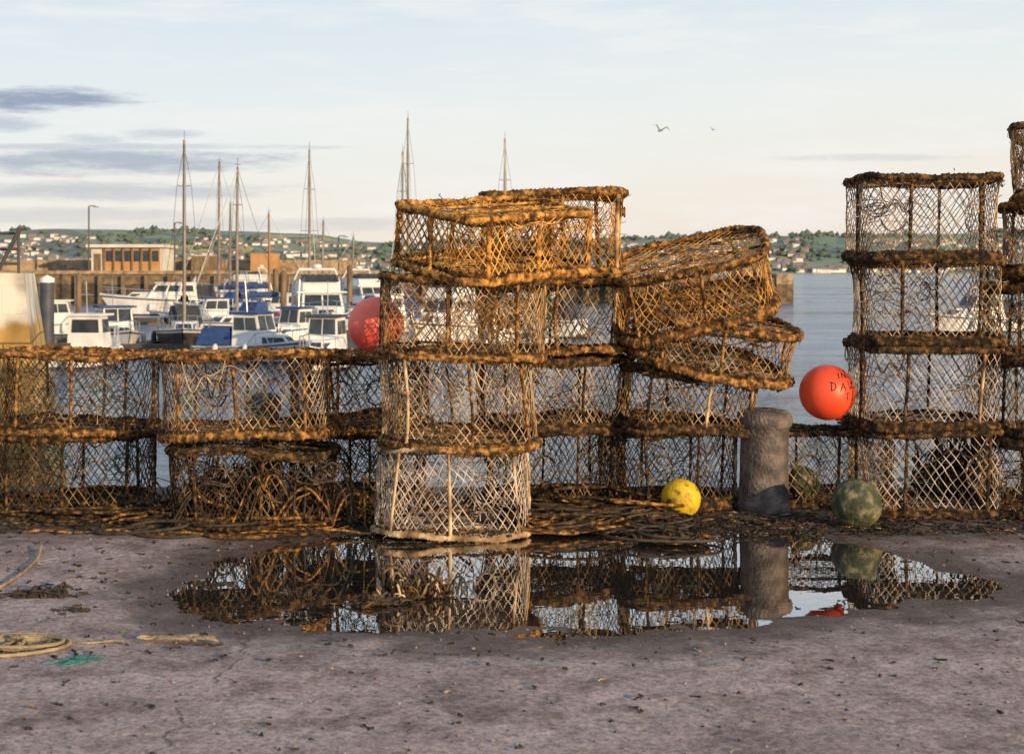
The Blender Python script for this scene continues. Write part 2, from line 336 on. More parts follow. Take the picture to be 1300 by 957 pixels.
def math_(N,L,op,a,b_=None,c=None):
    n=N.new('ShaderNodeMath'); n.operation=op
    for k,v in enumerate((a,b_,c)):
        if v is None: continue
        if isinstance(v,(int,float)): n.inputs[k].default_value=v
        else: L.new(v,n.inputs[k])
    return n.outputs[0]
def mapr(N,L,v,a,b_,c=0,d=1):
    n=N.new('ShaderNodeMapRange'); n.interpolation_type='SMOOTHSTEP'
    for k,q in enumerate((a,b_,c,d)): n.inputs[k+1].default_value=q
    L.new(v,n.inputs[0]); return n.outputs[0]
def mixc(N,L,f,a,b_,mode='MIX'):
    n=N.new('ShaderNodeMix'); n.data_type='RGBA'; n.blend_type=mode
    for k,v in ((0,f),(6,a),(7,b_)):
        if isinstance(v,(int,float)): n.inputs[k].default_value=v
        elif isinstance(v,tuple): n.inputs[k].default_value=(*v,1)
        else: L.new(v,n.inputs[k])
    return n.outputs[2]
g=N.new('ShaderNodeNewGeometry'); pos_=g.outputs['Position']; sp=N.new('ShaderNodeSeparateXYZ'); L.new(pos_,sp.inputs[0])
base=ramp(N,L,noise(N,L,pos_,1.6,9,.65),[(.3,(.31,.235,.225)),(.5,(.45,.35,.335)),(.7,(.55,.445,.425))])
gr=ramp(N,L,noise(N,L,pos_,34,5,.9),[(.37,(.36,.33,.32)),(.5,(.95,.95,.95)),(.64,(1.5,1.47,1.43))])
base=mixc(N,L,.9,base,gr,'MULTIPLY')
st=ramp(N,L,noise(N,L,pos_,3.1,9,.75),[(.48,(1,1,1)),(.62,(.42,.37,.34))])
base=mixc(N,L,.8,base,st,'MULTIPLY')
wob=math_(N,L,'MULTIPLY_ADD',noise(N,L,pos_,2.2,6),.35,sp.outputs[0])
jn=mapr(N,L,math_(N,L,'ABSOLUTE',math_(N,L,'SUBTRACT',wob,-.98)),.002,.010,1,0)
jn=math_(N,L,'MULTIPLY',jn,mapr(N,L,noise(N,L,pos_,4,3),.42,.5))
base=mixc(N,L,math_(N,L,'MULTIPLY',jn,.6),base,(.06,.045,.04))
zn=math_(N,L,'MULTIPLY_ADD',math_(N,L,'SUBTRACT',noise(N,L,pos_,4,8,.75),.5),.034,sp.outputs[2])
wet=mapr(N,L,zn,-.009,.010,1,0)
mud=math_(N,L,'MULTIPLY',mapr(N,L,math_(N,L,'MULTIPLY_ADD',noise(N,L,pos_,2.2,8,.75),2.2,sp.outputs[1]),8.9,10.0),.93)
base=mixc(N,L,math_(N,L,'MAXIMUM',math_(N,L,'MULTIPLY',wet,.88),mud),base,mixc(N,L,noise(N,L,pos_,18,6,.8),(.016,.011,.009),(.13,.092,.072)))
L.new(base,b.inputs['Base Color'])
L.new(mapr(N,L,zn,-.012,.004,.20,.80),b.inputs['Roughness'])
bp=N.new('ShaderNodeBump'); bp.inputs['Strength'].default_value=.75; bp.inputs['Distance'].default_value=.012
hh=math_(N,L,'MULTIPLY_ADD',noise(N,L,pos_,10,8,.75),1.3,noise(N,L,pos_,60,5,.85)); hh=math_(N,L,'SUBTRACT',hh,jn)
L.new(hh,bp.inputs['Height']); L.new(bp.outputs[0],b.inputs['Normal'])
mb.add(np.stack([X,Y,Z],-1),np.stack([i*ny+j,(i+1)*ny+j,(i+1)*ny+j+1,i*ny+j+1],-1).reshape(-1,4),'quay')
mb.obj('quay_ground')
mb=MB(); mb.box(-300,300,QE-.02,QE+.25,-3.5,-.022,'stone_dark'); mb.obj('quay_wall',smooth=False)
m=bpy.data.materials.new('puddle_water'); m.use_nodes=True; MATS['puddle']=m; N=m.node_tree.nodes; L=m.node_tree.links; b=N['Principled BSDF']
b.inputs['Base Color'].default_value=(.03,.025,.021,1); b.inputs['Roughness'].default_value=.01; b.inputs['IOR'].default_value=8.0
g=N.new('ShaderNodeNewGeometry'); bp=N.new('ShaderNodeBump'); bp.inputs['Strength'].default_value=.05; bp.inputs['Distance'].default_value=.01
L.new(noise(N,L,g.outputs['Position'],7,2),bp.inputs['Height']); L.new(bp.outputs[0],b.inputs['Normal'])
mb=MB(); mb.add([(-2.6,5.6,-.010),(3.2,5.6,-.010),(3.2,9.2,-.010),(-2.6,9.2,-.010)],[[0,1,2,3]],'puddle'); mb.obj('puddle_water')
# sea: wind slicks, with ripple light and dark painted into the base colour
m=bpy.data.materials.new('sea_water'); m.use_nodes=True; MATS['sea']=m; N=m.node_tree.nodes; L=m.node_tree.links; b=N['Principled BSDF']
b.inputs['IOR'].default_value=1.5
g=N.new('ShaderNodeNewGeometry'); bp=N.new('ShaderNodeBump'); bp.inputs['Strength'].default_value=1.0; bp.inputs['Distance'].default_value=.45
mp=N.new('ShaderNodeMapping'); mp.inputs['Scale'].default_value=(.4,.9,1); L.new(g.outputs['Position'],mp.inputs[0])
mq=N.new('ShaderNodeMapping'); mq.inputs['Scale'].default_value=(.012,.05,1); L.new(g.outputs['Position'],mq.inputs[0])
mw=N.new('ShaderNodeMapping'); mw.inputs['Scale'].default_value=(.25,1.1,1); L.new(g.outputs['Position'],mw.inputs[0])
hs=math_(N,L,'MULTIPLY_ADD',noise(N,L,mp.outputs[0],.3,4,.6),1.6,noise(N,L,mp.outputs[0],1.3,5,.6))
L.new(hs,bp.inputs['Height']); L.new(bp.outputs[0],b.inputs['Normal'])
bands=noise(N,L,mq.outputs[0],1.0,7,.6)
wc=ramp(N,L,bands,[(.38,(.085,.15,.225)),(.5,(.13,.205,.29)),(.62,(.20,.27,.345))])
rip=ramp(N,L,noise(N,L,mw.outputs[0],.8,5,.65),[(.40,(.55,.60,.66)),(.55,(1.12,1.1,1.08))])
L.new(mixc(N,L,.9,wc,rip,'MULTIPLY'),b.inputs['Base Color']); L.new(mapr(N,L,bands,.4,.6,.22,.06),b.inputs['Roughness'])
mb=MB(); mb.add([(-9000,QE-.01,WL),(9000,QE-.01,WL),(9000,9000,WL),(-9000,9000,WL)],[[0,1,2,3]],'sea'); mb.obj('sea_water')
# pebbles
r=R(5); mb=MB(); n=7000
px_=r.uniform(-4,4,n); py_=4.3+5.8*r.rand(n)**1.3; sz=.002+.009*r.rand(n)**4
zz=gh(px_,py_); o=np.array([(1,0,0),(0,1,0),(-1,0,0),(0,-1,0),(0,0,.7),(0,0,-.5)],float)
V=np.stack([px_,py_,zz+sz*.2],-1)[:,None]+o[None]*sz[:,None,None]*(1+.5*r.randn(n,6,1)*.5)
t=np.array([(0,1,4),(1,2,4),(2,3,4),(3,0,4),(1,0,5),(2,1,5),(3,2,5),(0,3,5)])
k=n//2; Fq=lambda n:(np.arange(n)[:,None,None]*6+t[None]).reshape(-1,3)
mb.add(V[:k],Fq(k),'pebble'); mb.add(V[k:],Fq(n-k),'weed'); mb.obj('gravel',smooth=False)
# ------------------------------------------------------------ ropes & debris
def rope(mb,P,rr,mat,sides=7):
    P=np.asarray(P,float); d=np.concatenate([[0],np.cumsum(np.linalg.norm(np.diff(P,axis=0),axis=1))])
    n=max(8,int(d[-1]/.010)); t=np.linspace(0,d[-1],n); Q=np.column_stack([np.interp(t,d,P[:,k]) for k in range(3)])
    k=np.arange(sides)*2*np.pi/sides
    rad=rr*(1+.15*np.cos(3*k[None]-2*np.pi*t[:,None]/.06)); rad[0]*=.3; rad[-1]*=.3
    mb.tube(Q,rad,mat,sides)
def coil(r,c,rad,turns,zmax=.06,n=40,sq=.6):
    t=np.linspace(0,turns*2*np.pi,int(turns*n)); rr=rad*(.7+.35*np.sin(t*.37+r.rand()*6)+.12*np.sin(t*1.7+r.rand()*6))
    return np.column_stack([c[0]+rr*np.cos(t)+.1*rad*np.sin(t*.21+r.rand()*6),c[1]+rr*np.sin(t)*sq+.1*rad*np.sin(t*.33),.012+c[2]+zmax*(.5+.5*np.sin(t*.53+r.rand()*6))*(t/t[-1])])
r=R(77); mb=MB()
for k in range(26):
    d=8.35+r.rand()*1.3; px=685+r.rand()*190
    rope(mb,coil(r,(gx(px,d),d,0),.13+.22*r.rand(),3+4*r.rand(),.03+.15*r.rand()),.007+.006*r.rand(),['rope_dark','rope_dark','weed','rope_dark','weed','rope_brown'][r.randint(6)])
mb.obj('rope_pile')
mb=MB()
for (p,d,w) in [(330,8.75,.45),(250,9.2,.35),(420,9.1,.3),(130,9.2,.5),(30,9.3,.4),(190,8.9,.25),(400,8.8,.3),(225,8.8,.3),(300,8.7,.3)]:
    for k in range(5): rope(mb,coil(r,(gx(p,d)+r.randn()*.15,d+r.randn()*.12,0),w*(.4+.6*r.rand()),2+3*r.rand(),.08),.007+.005*r.rand(),['rope_dark','rope_dark','weed','rope_brown'][r.randint(4)])
for k in range(16):
    p0=205+r.rand()*260; d=8.62+r.rand()*.1; t=np.linspace(0,1,50); w=.25+.4*r.rand(); x0=gx(p0,d)
    rope(mb,np.column_stack([x0+w*t+.05*np.sin(t*7+k),d-.03*np.sin(t*6)+0*t,.03+(.25+.3*r.rand())*np.abs(np.sin(t*3.1*(1+.6*r.rand())))*(.8+.2*np.sin(t*11))]),.005+.004*r.rand(),['rope_dark','weed','rope_brown'][r.randint(3)])
mb.obj('rope_pile')
mb=MB()
for k in range(5): rope(mb,coil(r,(gx(10,5.9)+r.randn()*.03,5.95+r.randn()*.05,.0),.15+.05*k*.5,2.3,.03),.008,'rope_pale')
t=np.linspace(0,1,40); rope(mb,np.column_stack([gx(60,6)+.32*t,6.02+.02*np.sin(t*9),.015+0*t]),.006,'rope_pale')
mb.obj('rope_coil')
mb=MB()
P=np.array([(gx(45,7.9),8.0,.04),(gx(44,7.7),7.75,.018),(gx(30,7.4),7.4,.018),(gx(0,7.05),7.05,.018),(gx(-60,6.8),6.8,.018)])
tt=np.linspace(0,4,60); rope(mb,np.column_stack([np.interp(tt,range(5),P[:,k]) for k in range(3)]),.009,'rope_pale')
rope(mb,np.column_stack([np.linspace(gx(35,8.6),gx(470,8.45),90),8.5+.05*np.sin(np.linspace(0,9,90)),.022+.01*np.sin(np.linspace(0,30,90))]),.008,'rope_brown')
mb.obj('mooring_rope')
mb=MB()
for k in range(4):
    P=scrib(r,(gx(235,6.05),6.05,.012),(.11,.03,.004),60,1.2); P[:,2]=.020+.008*np.abs(np.sin(np.arange(60)*.3)); rope(mb,P,.006,'rope_pale')
mb.obj('rope_scrap')
mb=MB()
for k in range(6):
    P=scrib(r,(gx(100,5.75),5.72,.012),(.05,.04,.004),60,2.5); P[:,2]=.014+.01*r.rand(); mb.tube(P,.0022,'twine_teal')
mb.obj('twine_tangle')
def clump(name,c,w,n,mat,rr=.006,h=.05):
    mb=MB()
    for k in range(n):
        P=scrib(r,(c[0]+r.randn()*w*.35,c[1]+r.randn()*w*.12,0),(w*.2,w*.10,h*.6),50,2.5); P[:,2]=c[2]+.006+np.abs(P[:,2])
        mb.tube(P,rr*(.5+.8*r.rand()),mat[r.randint(len(mat))],5)
    mb.obj(name)
clump('weed_clump',(gx(465,6.8),6.8,-.012),.22,24,['weed','rope_dark','net_dark'],.005,.03)
clump('weed_clump',(gx(525,7.0),6.95,-.012),.20,80,['weed','rope_dark','net_tan','net_dark'],.006,.11)
clump('weed_clump',(gx(45,6.9),6.9,0),.22,30,['weed'],.005,.03)
clump('weed_clump',(gx(95,6.6),6.6,0),.12,12,['weed'],.004,.02)
clump('weed_clump',(gx(860,8.3),8.3,0),.3,30,['weed','rope_dark'],.006,.05)
mb=MB()
n=3800; X0=r.uniform(-4,4,n); Y0=8.5+np.abs(r.randn(n))*.8; Y0=np.where(Y0>10.2,9.5,Y0)
ii=np.arange(n)%6==0; Y0[ii]=4.6+4.5*r.rand(ii.sum())**.7
st_=r.randn(n,6,3)*np.array([.02,.018,.006]); st_[:,0]=0; P=np.stack([X0,Y0,np.full(n,.014)],-1)[:,None]+np.cumsum(st_,1); P[...,2]=np.clip(np.abs(P[...,2]),.006,.06)
sh=np.where(ii)[0]; P[sh]=P[sh,:1]+(P[sh]-P[sh,:1])*.45
onp=(sdf(X0,Y0)<-.15)&ii; P=P[~onp]; q1=int(len(P)*.6); q2=int(len(P)*.92)
mb.tube(P[:q1],.0045,'weed',4); mb.tube(P[q1:q2],.0035,'rope_dark',4); mb.tube(P[q2:],.0025,'net_tan',3)
mb.obj('seaweed_debris')
# ------------------------------------------------------------ bollards
prof=[(0,0),(.180,0),(.180,.05),(.165,.09),(.158,.30),(.157,.50),(.160,.545),(.176,.565),(.184,.59),(.183,.62),(.172,.645),(.14,.664),(.08,.675),(.0,.679)]
pp=[]
for k in range(len(prof)-1):
    for t in np.linspace(0,1,4)[:-1]: pp.append((prof[k][0]*(1-t)+prof[k+1][0]*t,prof[k][1]*(1-t)+prof[k+1][1]*t))
mb=MB(); mb.lathe([(q[0]*1.0,q[1]*1.02) for q in pp],'bollard_conc',seg=40,noise=.012,seed=3); mb.obj('mooring_bollard',(gx(969,9.4),9.4,-.01),(0,rd(.8),0))
mb=MB(); mb.lathe([(q[0]*.62,q[1]*1.08) for q in pp],'bollard_conc',seg=32,noise=.012,seed=5); mb.obj('mooring_bollard',(gx(337,10.1),10.1,-.01))
# ------------------------------------------------------------ buoys
def buoy(mat,loc,rad,rot=(0,0,0),text=False,cap='steel_dark',squash=1.0,nz=.002):
    mb=MB(); a=np.linspace(-np.pi/2,np.pi/2,26)
    prof=[(max(rad*math.cos(t),.001),rad*math.sin(t)*squash) for t in a]
    prof=[q for q in prof if q[1]<rad*.93*squash]+[(rad*.30,rad*.98*squash),(rad*.22,rad*1.02*squash),(rad*.20,rad*1.12*squash),(rad*.12,rad*1.2*squash),(.001,rad*1.21*squash)]
    mb.lathe(prof,mat,seg=40,noise=nz,seed=2)
    k=np.arange(16)*2*np.pi/16; mb.tube(np.column_stack([rad*.14*np.cos(k),0*k,rad*1.25*squash+rad*.14*np.sin(k)]),rad*.05,cap,6,True)
    if text:
        strokes=[[(-.055,.0),(-.055,.055)],[(-.055,.055),(-.025,.045),(-.018,.025),(-.03,.005),(-.055,0)],
                 [(.0,0),(.02,.055),(.04,0)],[(.008,.02),(.032,.02)],[(.055,.055),(.07,0),(.09,.05)],
                 [(.0,.075),(.0,.11)],[(.02,.075),(.02,.11),(.045,.075),(.045,.11)],[(.05,-.02),(.05,-.065)],[(.035,-.02),(.07,-.022)]]
        inv=Euler(rot).to_matrix().inverted()
        for s_ in strokes:
            s_=np.array(s_); q=np.linspace(0,len(s_)-1,12); u=.045+np.interp(q,range(len(s_)),s_[:,0])+.003*r.randn(); v=.025+np.interp(q,range(len(s_)),s_[:,1])+.003*r.randn()
            w=np.sqrt(np.maximum(rad**2-u**2-v**2,0)); P=np.array([inv@Vector(p) for p in zip(u,-w,v)])*1.002
            mb.tube(P,.0034,'black_paint',5)
    return mb.obj('fishing_buoy',loc,rot)
buoy('buoy_orange',(gx(1050,9.35),9.35,gz(498,9.35)),.182,(rd(-20),rd(150),0),True)
buoy('buoy_pink',(gx(479,9.4),9.32,gz(412,9.4)),.185,(0,rd(165),0))
buoy('buoy_yellow',(gx(862,9.3),9.2,.115),.130,(rd(-60),rd(50),0),squash=.9)
buoy('buoy_green',(gx(1087,8.8),8.8,.145),.158,(rd(15),rd(35),0),squash=.95,nz=.012)
buoy('buoy_green',(gx(1018,9.6),9.55,.16),.105,(rd(10),rd(-30),0),squash=1.2)
clump('net_heap',(gx(1215,9.75),9.75,.06),.35,60,['weed','rope_dark'],.008,.35)
clump('net_heap',(gx(290,9.2),9.2,.02),.5,60,['weed','rope_dark','net_dark'],.006,.3)
# ------------------------------------------------------------ boats
def panel(mb,f,u0,u1,v0,v1,off,mat):
    f=np.array(f,float)
    q=lambda u,v:(f[0]*(1-u)+f[1]*u)*(1-v)+(f[3]*(1-u)+f[2]*u)*v
    nrm=np.cross(f[1]-f[0],f[3]-f[0]); nrm/=np.linalg.norm(nrm)
    mb.add([q(u0,v0)+nrm*off,q(u1,v0)+nrm*off,q(u1,v1)+nrm*off,q(u0,v1)+nrm*off],[[0,1,2,3]],mat)
def cabin(mb,x0,x1,w,z0,z1,rf=.4,rb=.1,ti=.12,mat='gelcoat',win=True,v0=.45,v1=.88,roof=None,wf=None,nw=3):
    wf=wf or w*.85
    B=[(x0,-w,z0),(x1,-wf,z0),(x1,wf,z0),(x0,w,z0)]; T=[(x0+rb,-w+ti,z1),(x1-rf,-wf+ti,z1),(x1-rf,wf-ti,z1),(x0+rb,w-ti,z1)]
    mb.hexa(B+T,mat)
    if win:
        for k in range(nw):
            a=.05+k*.92/nw; bb=a+.92/nw-.04
            panel(mb,[B[0],B[1],T[1],T[0]],a,bb,v0,v1,.015,'glass_dark'); panel(mb,[B[2],B[3],T[3],T[2]],a,bb,v0,v1,.015,'glass_dark')
        for k in range(2): panel(mb,[B[1],B[2],T[2],T[1]],.06+.46*k,.48+.46*k,v0,v1+.05,.015,'glass_dark')
        panel(mb,[B[3],B[0],T[0],T[3]],.1,.9,v0,v1,.015,'glass_dark')
    if roof: mb.box(x0+rb-.15,x1-rf+.2,-w+ti-.08,w-ti+.08,z1+.002,z1+.08,roof)
def hull(mb,L_,B_,fb,hm='gelcoat',stripe='hull_navy',rake=.12,sheer=.4,fine=2.2):
    n=16; t=np.linspace(0,1,n); hb=B_/2*(1-np.maximum(0,(t-.35)/.65)**fine)*(.86+.14*np.minimum(1,t/.3)); hb=np.maximum(hb,.02)
    zs=fb*(1+sheer*t**2); x=-L_/2+L_*t; zk=-.35*(1-t**5)
    def row(yf,z,rk): return np.column_stack([x-rake*L_*rk*t**3,hb*yf,z])
    low=.12
    rows=[row(0,zk,1),row(.72,zk*.3,.9),row(.86,np.full(n,low),.8),row(.93,low+(zs-low)*.5,.45),row(.985,low+(zs-low)*.84,.15),row(1,zs*.93+low*.07,.05),row(1.02,zs,0),row(.9,zs+.02,0),row(0,zs+.06,0)]
    mats=['antifoul','antifoul',hm,hm,stripe,hm,'gelcoat','deck_grey']
    for sgn in (1,-1):
        for k in range(8):
            A=rows[k]*np.array([1,sgn,1]); C=rows[k+1]*np.array([1,sgn,1]); V=np.concatenate([A,C]); i=np.arange(n-1)
            mb.add(V,np.stack([i,i+1,i+1+n,i+n],-1),mats[k])
    for k in range(8):
        a,c=rows[k][0],rows[k+1][0]; mb.add([a*[1,-1,1],a,c,c*[1,-1,1]],[[0,1,2,3]],hm if k>1 else 'antifoul')
    return x,hb,zs
def rail(mb,L_,x,hb,zs,i0,hgt=.6,r_=.02):
    for sgn in (1,-1):
        P=np.column_stack([x[i0:]-.05,hb[i0:]*sgn*.93,zs[i0:]+hgt]); P[0,2]-=hgt*.9; mb.tube(P,r_,'metal',4)
        for k in range(i0+1,len(x),2): mb.tube([(x[k]-.05,hb[k]*.93*sgn,zs[k]),(x[k]-.05,hb[k]*.93*sgn,zs[k]+hgt)],r_*.8,'metal',4)
def fenders(mb,x,hb,zs,idx,mat='gelcoat'):
    for i in idx:
        for sgn in (1,-1):
            mb.lathe([(.001,0),(.09,.05),(.11,.15),(.11,.45),(.08,.57),(.001,.62)],mat,(x[i],(hb[i]+.12)*sgn,zs[i]*.25),10)
def cruiser(px,d,yaw,L_=9,B_=3,fly=True,hm='gelcoat',stripe='hull_navy',canvas='canvas_dark',name='motor_cruiser'):
    mb=MB(); x,hb,zs=hull(mb,L_,B_,1.05*L_/9+.1,hm,stripe); f=zs[0]
    cabin(mb,-.02*L_,.33*L_,B_*.30,f-.02,f+.62,.9,.0,.15,win=True,v0=.4,v1=.8,wf=B_*.16)
    cabin(mb,-.28*L_,.14*L_,B_*.40,f,f+1.35,.95,.15,.16,win=True,v0=.5,v1=.88,roof='gelcoat')
    if fly:
        z=f+1.43; cabin(mb,-.27*L_,.02*L_,B_*.34,z,z+.5,.35,-.1,.05,win=False)
        cabin(mb,-.07*L_,-.0*L_,B_*.30,z+.5,z+.85,.25,.12,.08,'glass_dark',False)
        mb.box(-.22*L_,-.14*L_,-B_*.22,B_*.22,z+.5,z+.75,canvas)
        for s_ in (1,-1): mb.tube([(-.30*L_,s_*B_*.38,f+.3),(-.27*L_,s_*B_*.36,z+.5),(-.24*L_,s_*B_*.28,z+1.15)],.06,'gelcoat',6)
        mb.tube([(-.24*L_,-B_*.28,z+1.15),(-.24*L_,B_*.28,z+1.15)],.07,'gelcoat',6); mb.lathe([(.001,0),(.25,.02),(.26,.15),(.18,.22),(.001,.24)],'gelcoat',(-.24*L_,0,z+1.2),14)
        mb.tube([(-.24*L_,.3,z+1.2),(-.25*L_,.3,z+2.6)],.015,'metal',4)
    else:
        cabin(mb,-.44*L_,-.26*L_,B_*.40,f,f+1.1,.1,.3,.15,canvas,False)
        mb.tube([(-.25*L_,-B_*.36,f+1.3),(-.27*L_,-B_*.2,f+1.85),(-.27*L_,B_*.2,f+1.85),(-.25*L_,B_*.36,f+1.3)],.05,'gelcoat',6)
        mb.tube([(-.26*L_,.3,f+1.4),(-.28*L_,.3,f+3.2)],.012,'metal',4)
    mb.box(-L_/2-.45,-L_/2,-B_*.36,B_*.36,.12,.22,'teak')
    rail(mb,L_,x,hb,zs,7); fenders(mb,x,hb,zs,(3,6,9))
    return mb.obj(name,(gx(px,d),d,WL),(0,0,rd(yaw)),smooth=False)
def fisher(px,d,yaw,L_=5.5,B_=2.1,hm='gelcoat',stripe='hull_navy',wh='gelcoat',canvas=None,name='fishing_boat'):
    mb=MB(); x,hb,zs=hull(mb,L_,B_,.62,hm,stripe,sheer=.55); f=zs[0]
    cabin(mb,.0*L_,.36*L_,B_*.34,f,f+.5,.6,0,.1,wh,True,.35,.8,wf=B_*.14,nw=2)
    cabin(mb,-.14*L_,.12*L_,B_*.36,f,f+1.3,.35,.0,.1,wh,True,.52,.90,roof=canvas or wh,nw=2)
    mb.box(-.44*L_,-.16*L_,-B_*.30,B_*.30,f+.03,f+.08,'teak')
    if canvas: cabin(mb,-.46*L_,-.16*L_,B_*.40,f+.09,f+.75,.1,.25,.12,canvas,False)
    mb.box(-L_/2-.42,-L_/2-.05,-.17,.17,.45,1.0,'hull_black'); mb.box(-L_/2-.30,-L_/2-.14,-.06,.06,-.4,.45,'hull_black')
    rail(mb,L_,x,hb,zs,8,.45); fenders(mb,x,hb,zs,(4,8),'gelcoat')
    mb.tube([(-.1*L_,0,f+1.35),(-.12*L_,0,f+2.6)],.02,'metal',4); mb.tube([(-.12*L_,-.3,f+2.1),(-.12*L_,.3,f+2.1)],.015,'metal',4)
    return mb.obj(name,(gx(px,d),d,WL),(0,0,rd(yaw)),smooth=False)
def yacht(px,d,yaw,ytop,L_=8,B_=2.6,hm='gelcoat',stripe='hull_navy',canvas='canvas_blue',mm='mast_alu',name='sailing_yacht'):
    mb=MB(); x,hb,zs=hull(mb,L_,B_,.85,hm,stripe,rake=.16,sheer=.3,fine=1.9); f=zs[0]; mt=-WL+gz(ytop,d)
    cabin(mb,-.14*L_,.24*L_,B_*.30,f,f+.48,.7,.05,.1,'gelcoat',True,.3,.75,wf=B_*.17,nw=4)
    cabin(mb,-.20*L_,-.06*L_,B_*.32,f+.3,f+1.15,.55,.0,.18,canvas,False)
    cabin(mb,-.42*L_,-.22*L_,B_*.33,f,f+.3,.02,.02,.04,'gelcoat',False)
    xm=.0; k=d/70.
    mb.tube([(xm,0,f+.3),(xm,0,mt*.6),(xm-.05,0,mt)],np.array([.085,.08,.06])*max(1,k*.8),mm,8)
    zb=f+1.35; n=14; t=np.linspace(0,1,n); P=np.column_stack([xm-.1-.40*L_*t,0*t,zb+.03*t]); mb.tube(P,.05,mm,6)
    P[:,2]+=.14; mb.tube(P,.13+.07*(1-t)-.1*(t>.97),canvas,8)
    W=.012
    for s_ in (1,-1):
        for zf in (.55,.78):
            mb.tube([(xm,0,mt*zf),(xm-.05,s_*B_*.30*(1.2-zf),mt*zf+.03)],.02,mm,4)
        mb.tube([(xm,0,mt*.97),(xm-.05,s_*B_*.30*.42,mt*.78),(xm-.05,s_*B_*.30*.65,mt*.55),(xm,s_*B_*.46,f)],W,'steel_dark',3)
        mb.tube([(xm,0,mt*.55),(xm-.4,s_*B_*.46,f)],W,'steel_dark',3)
    mb.tube([(xm,0,mt*.98),(L_*.48,0,zs[-1])],.022,'deck_grey' if canvas!='canvas_dark' else 'steel_dark',5)
    mb.tube([(xm,0,mt),(-L_*.49,0,f)],W,'steel_dark',3)
    mb.tube([(xm-.05,0,mt),(xm-.05,0,mt+.45)],.014,'steel_dark',3); mb.tube([(xm-.25,0,mt+.12),(xm+.2,0,mt+.12)],.014,'steel_dark',3)
    rail(mb,L_,x,hb,zs,1,.6,.016); fenders(mb,x,hb,zs,(4,7),'canvas_dark')
    return mb.obj(name,(gx(px,d),d,WL),(0,0,rd(yaw)),smooth=False)
cruiser(206,118,196,10.0,3.3,False)
cruiser(408,74,-76,8.8,3.4,True,canvas='canvas_blue')
cruiser(470,105,-60,9,3.2,True)
cruiser(1232,84,-160,6.2,2.4,False)
cruiser(300,145,172,11,3.8,True,stripe='hull_red')
cruiser(655,78,160,7.5,2.8,False)
cruiser(560,70,-110,7,2.7,True)
cruiser(470,82,-150,6.5,2.6,False,canvas='canvas_blue')
fisher(147,66,-62,6.0,2.4,canvas='canvas_blue')
fisher(117,54,85,4.8,2.0,stripe='gelcoat')
fisher(328,56,-25,5.2,2.1,hm='gelcoat',stripe='hull_navy',canvas='canvas_blue')
fisher(412,52,-95,5.0,2.0,canvas='canvas_dark')
fisher(80,80,10,5.5,2.1,hm='gelcoat',stripe='hull_red')
fisher(356,104,170,6,2.3,hm='hull_red',stripe='gelcoat')
fisher(640,60,20,5.0,2.0)
fisher(270,88,200,6.5,2.2,hm='hull_navy',stripe='gelcoat',canvas='canvas_blue')
fisher(372,64,-115,4.6,1.9,stripe='gelcoat',canvas='canvas_blue')
yacht(234,65,-78,178,7.5,2.6,hm='hull_black',stripe='gelcoat',canvas='canvas_dark')
yacht(301,74,-122,212,8,2.5,hm='hull_navy',stripe='gelcoat',canvas='canvas_blue')
yacht(393,86,-75,190,8,2.6)
yacht(278,112,160,205,8.5,2.8)
yacht(292,132,200,258,7.5,2.5,stripe='hull_red')
yacht(342,120,10,270,8.5,2.6,hm='hull_navy',stripe='gelcoat_cream',mm='teak')
yacht(410,140,170,280,7,2.4)
yacht(511,84,-100,193,8,2.6)
yacht(518,92,-80,150,9.5,3)
yacht(641,90,-95,176,9,2.9)
yacht(448,128,190,300,7,2.4)
mb=MB()
for (x0,x1,y0,y1) in [(-40,-5.5,61.5,63.2),(-40,2,97,98.6)]:
    mb.box(x0,x1,y0,y1,WL-.2,WL+.38,'timber'); mb.box(x0,x1,y0-.05,y0,WL+.12,WL+.45,'steel_dark')
for p in (-13.4,-10.2,-17.2,-22.5): mb.box(p,p+.7,63.2,71,WL-.2,WL+.34,'timber')
mb.obj('pontoon',smooth=False)
for (p,d,top,w) in [(60,67,352,.32),(360,100,345,.22),(350,150,342,.3),(444,100,338,.2),(100,100,348,.2)]:
    mb=MB(); z1=gz(top,d); mb.lathe([(w,-3),(w,z1-.25)],'pile_blue' if p==60 else 'timber',seg=16); mb.lathe([(w*1.08,z1-.25),(w*1.08,z1-.05),(.01,z1+.12)],'gelcoat' if p==60 else 'timber',seg=16)
    mb.obj('mooring_pile',(gx(p,d),d,0))
# ------------------------------------------------------------ piers and building
mb=MB()
xl=-140; xm_=gx(482,160); xr=gx(1003,160)
mb.box(xl,xm_,160,176,-4,1.55,'pier_wall_dark'); mb.box(xm_,xr,160.4,176.3,-4,1.10,'pier_wall_dark')
mb.box(gx(940,160),gx(984,160),162,170,1.10,2.1,'pier_wall')
mb.box(xl,xm_-4,172,173,1.55,3.0,'pier_wall'); mb.box(gx(985,160),xr+.3,159.6,176.6,-4,1.35,'pier_wall')
mb.box(xl,xm_,159.7,160,1.3,1.7,'pier_wall')
x=xl
while x<xr-2:
    mb.box(x,x+.4,159.3,159.7,-4,1.2 if x<xm_ else .9,'timber'); x+=2.6
mb.obj('harbour_pier',smooth=False)
mb=MB(); d=163; x0=gx(116,d); x1=gx(205,d); z0=1.55; z1=4.7
mb.box(x0,x1,d,d+6,z0,z1-.35,'render_white'); mb.box(x0-.4,x1+.4,d-.8,d+6.4,z1-.35,z1,'render_white')
mb.box(x0+1.5,x1-.1,d-.05,d,z0+.2,z1-.55,'panel_orange')
n=6; w=(x1-x0-1.7)/n
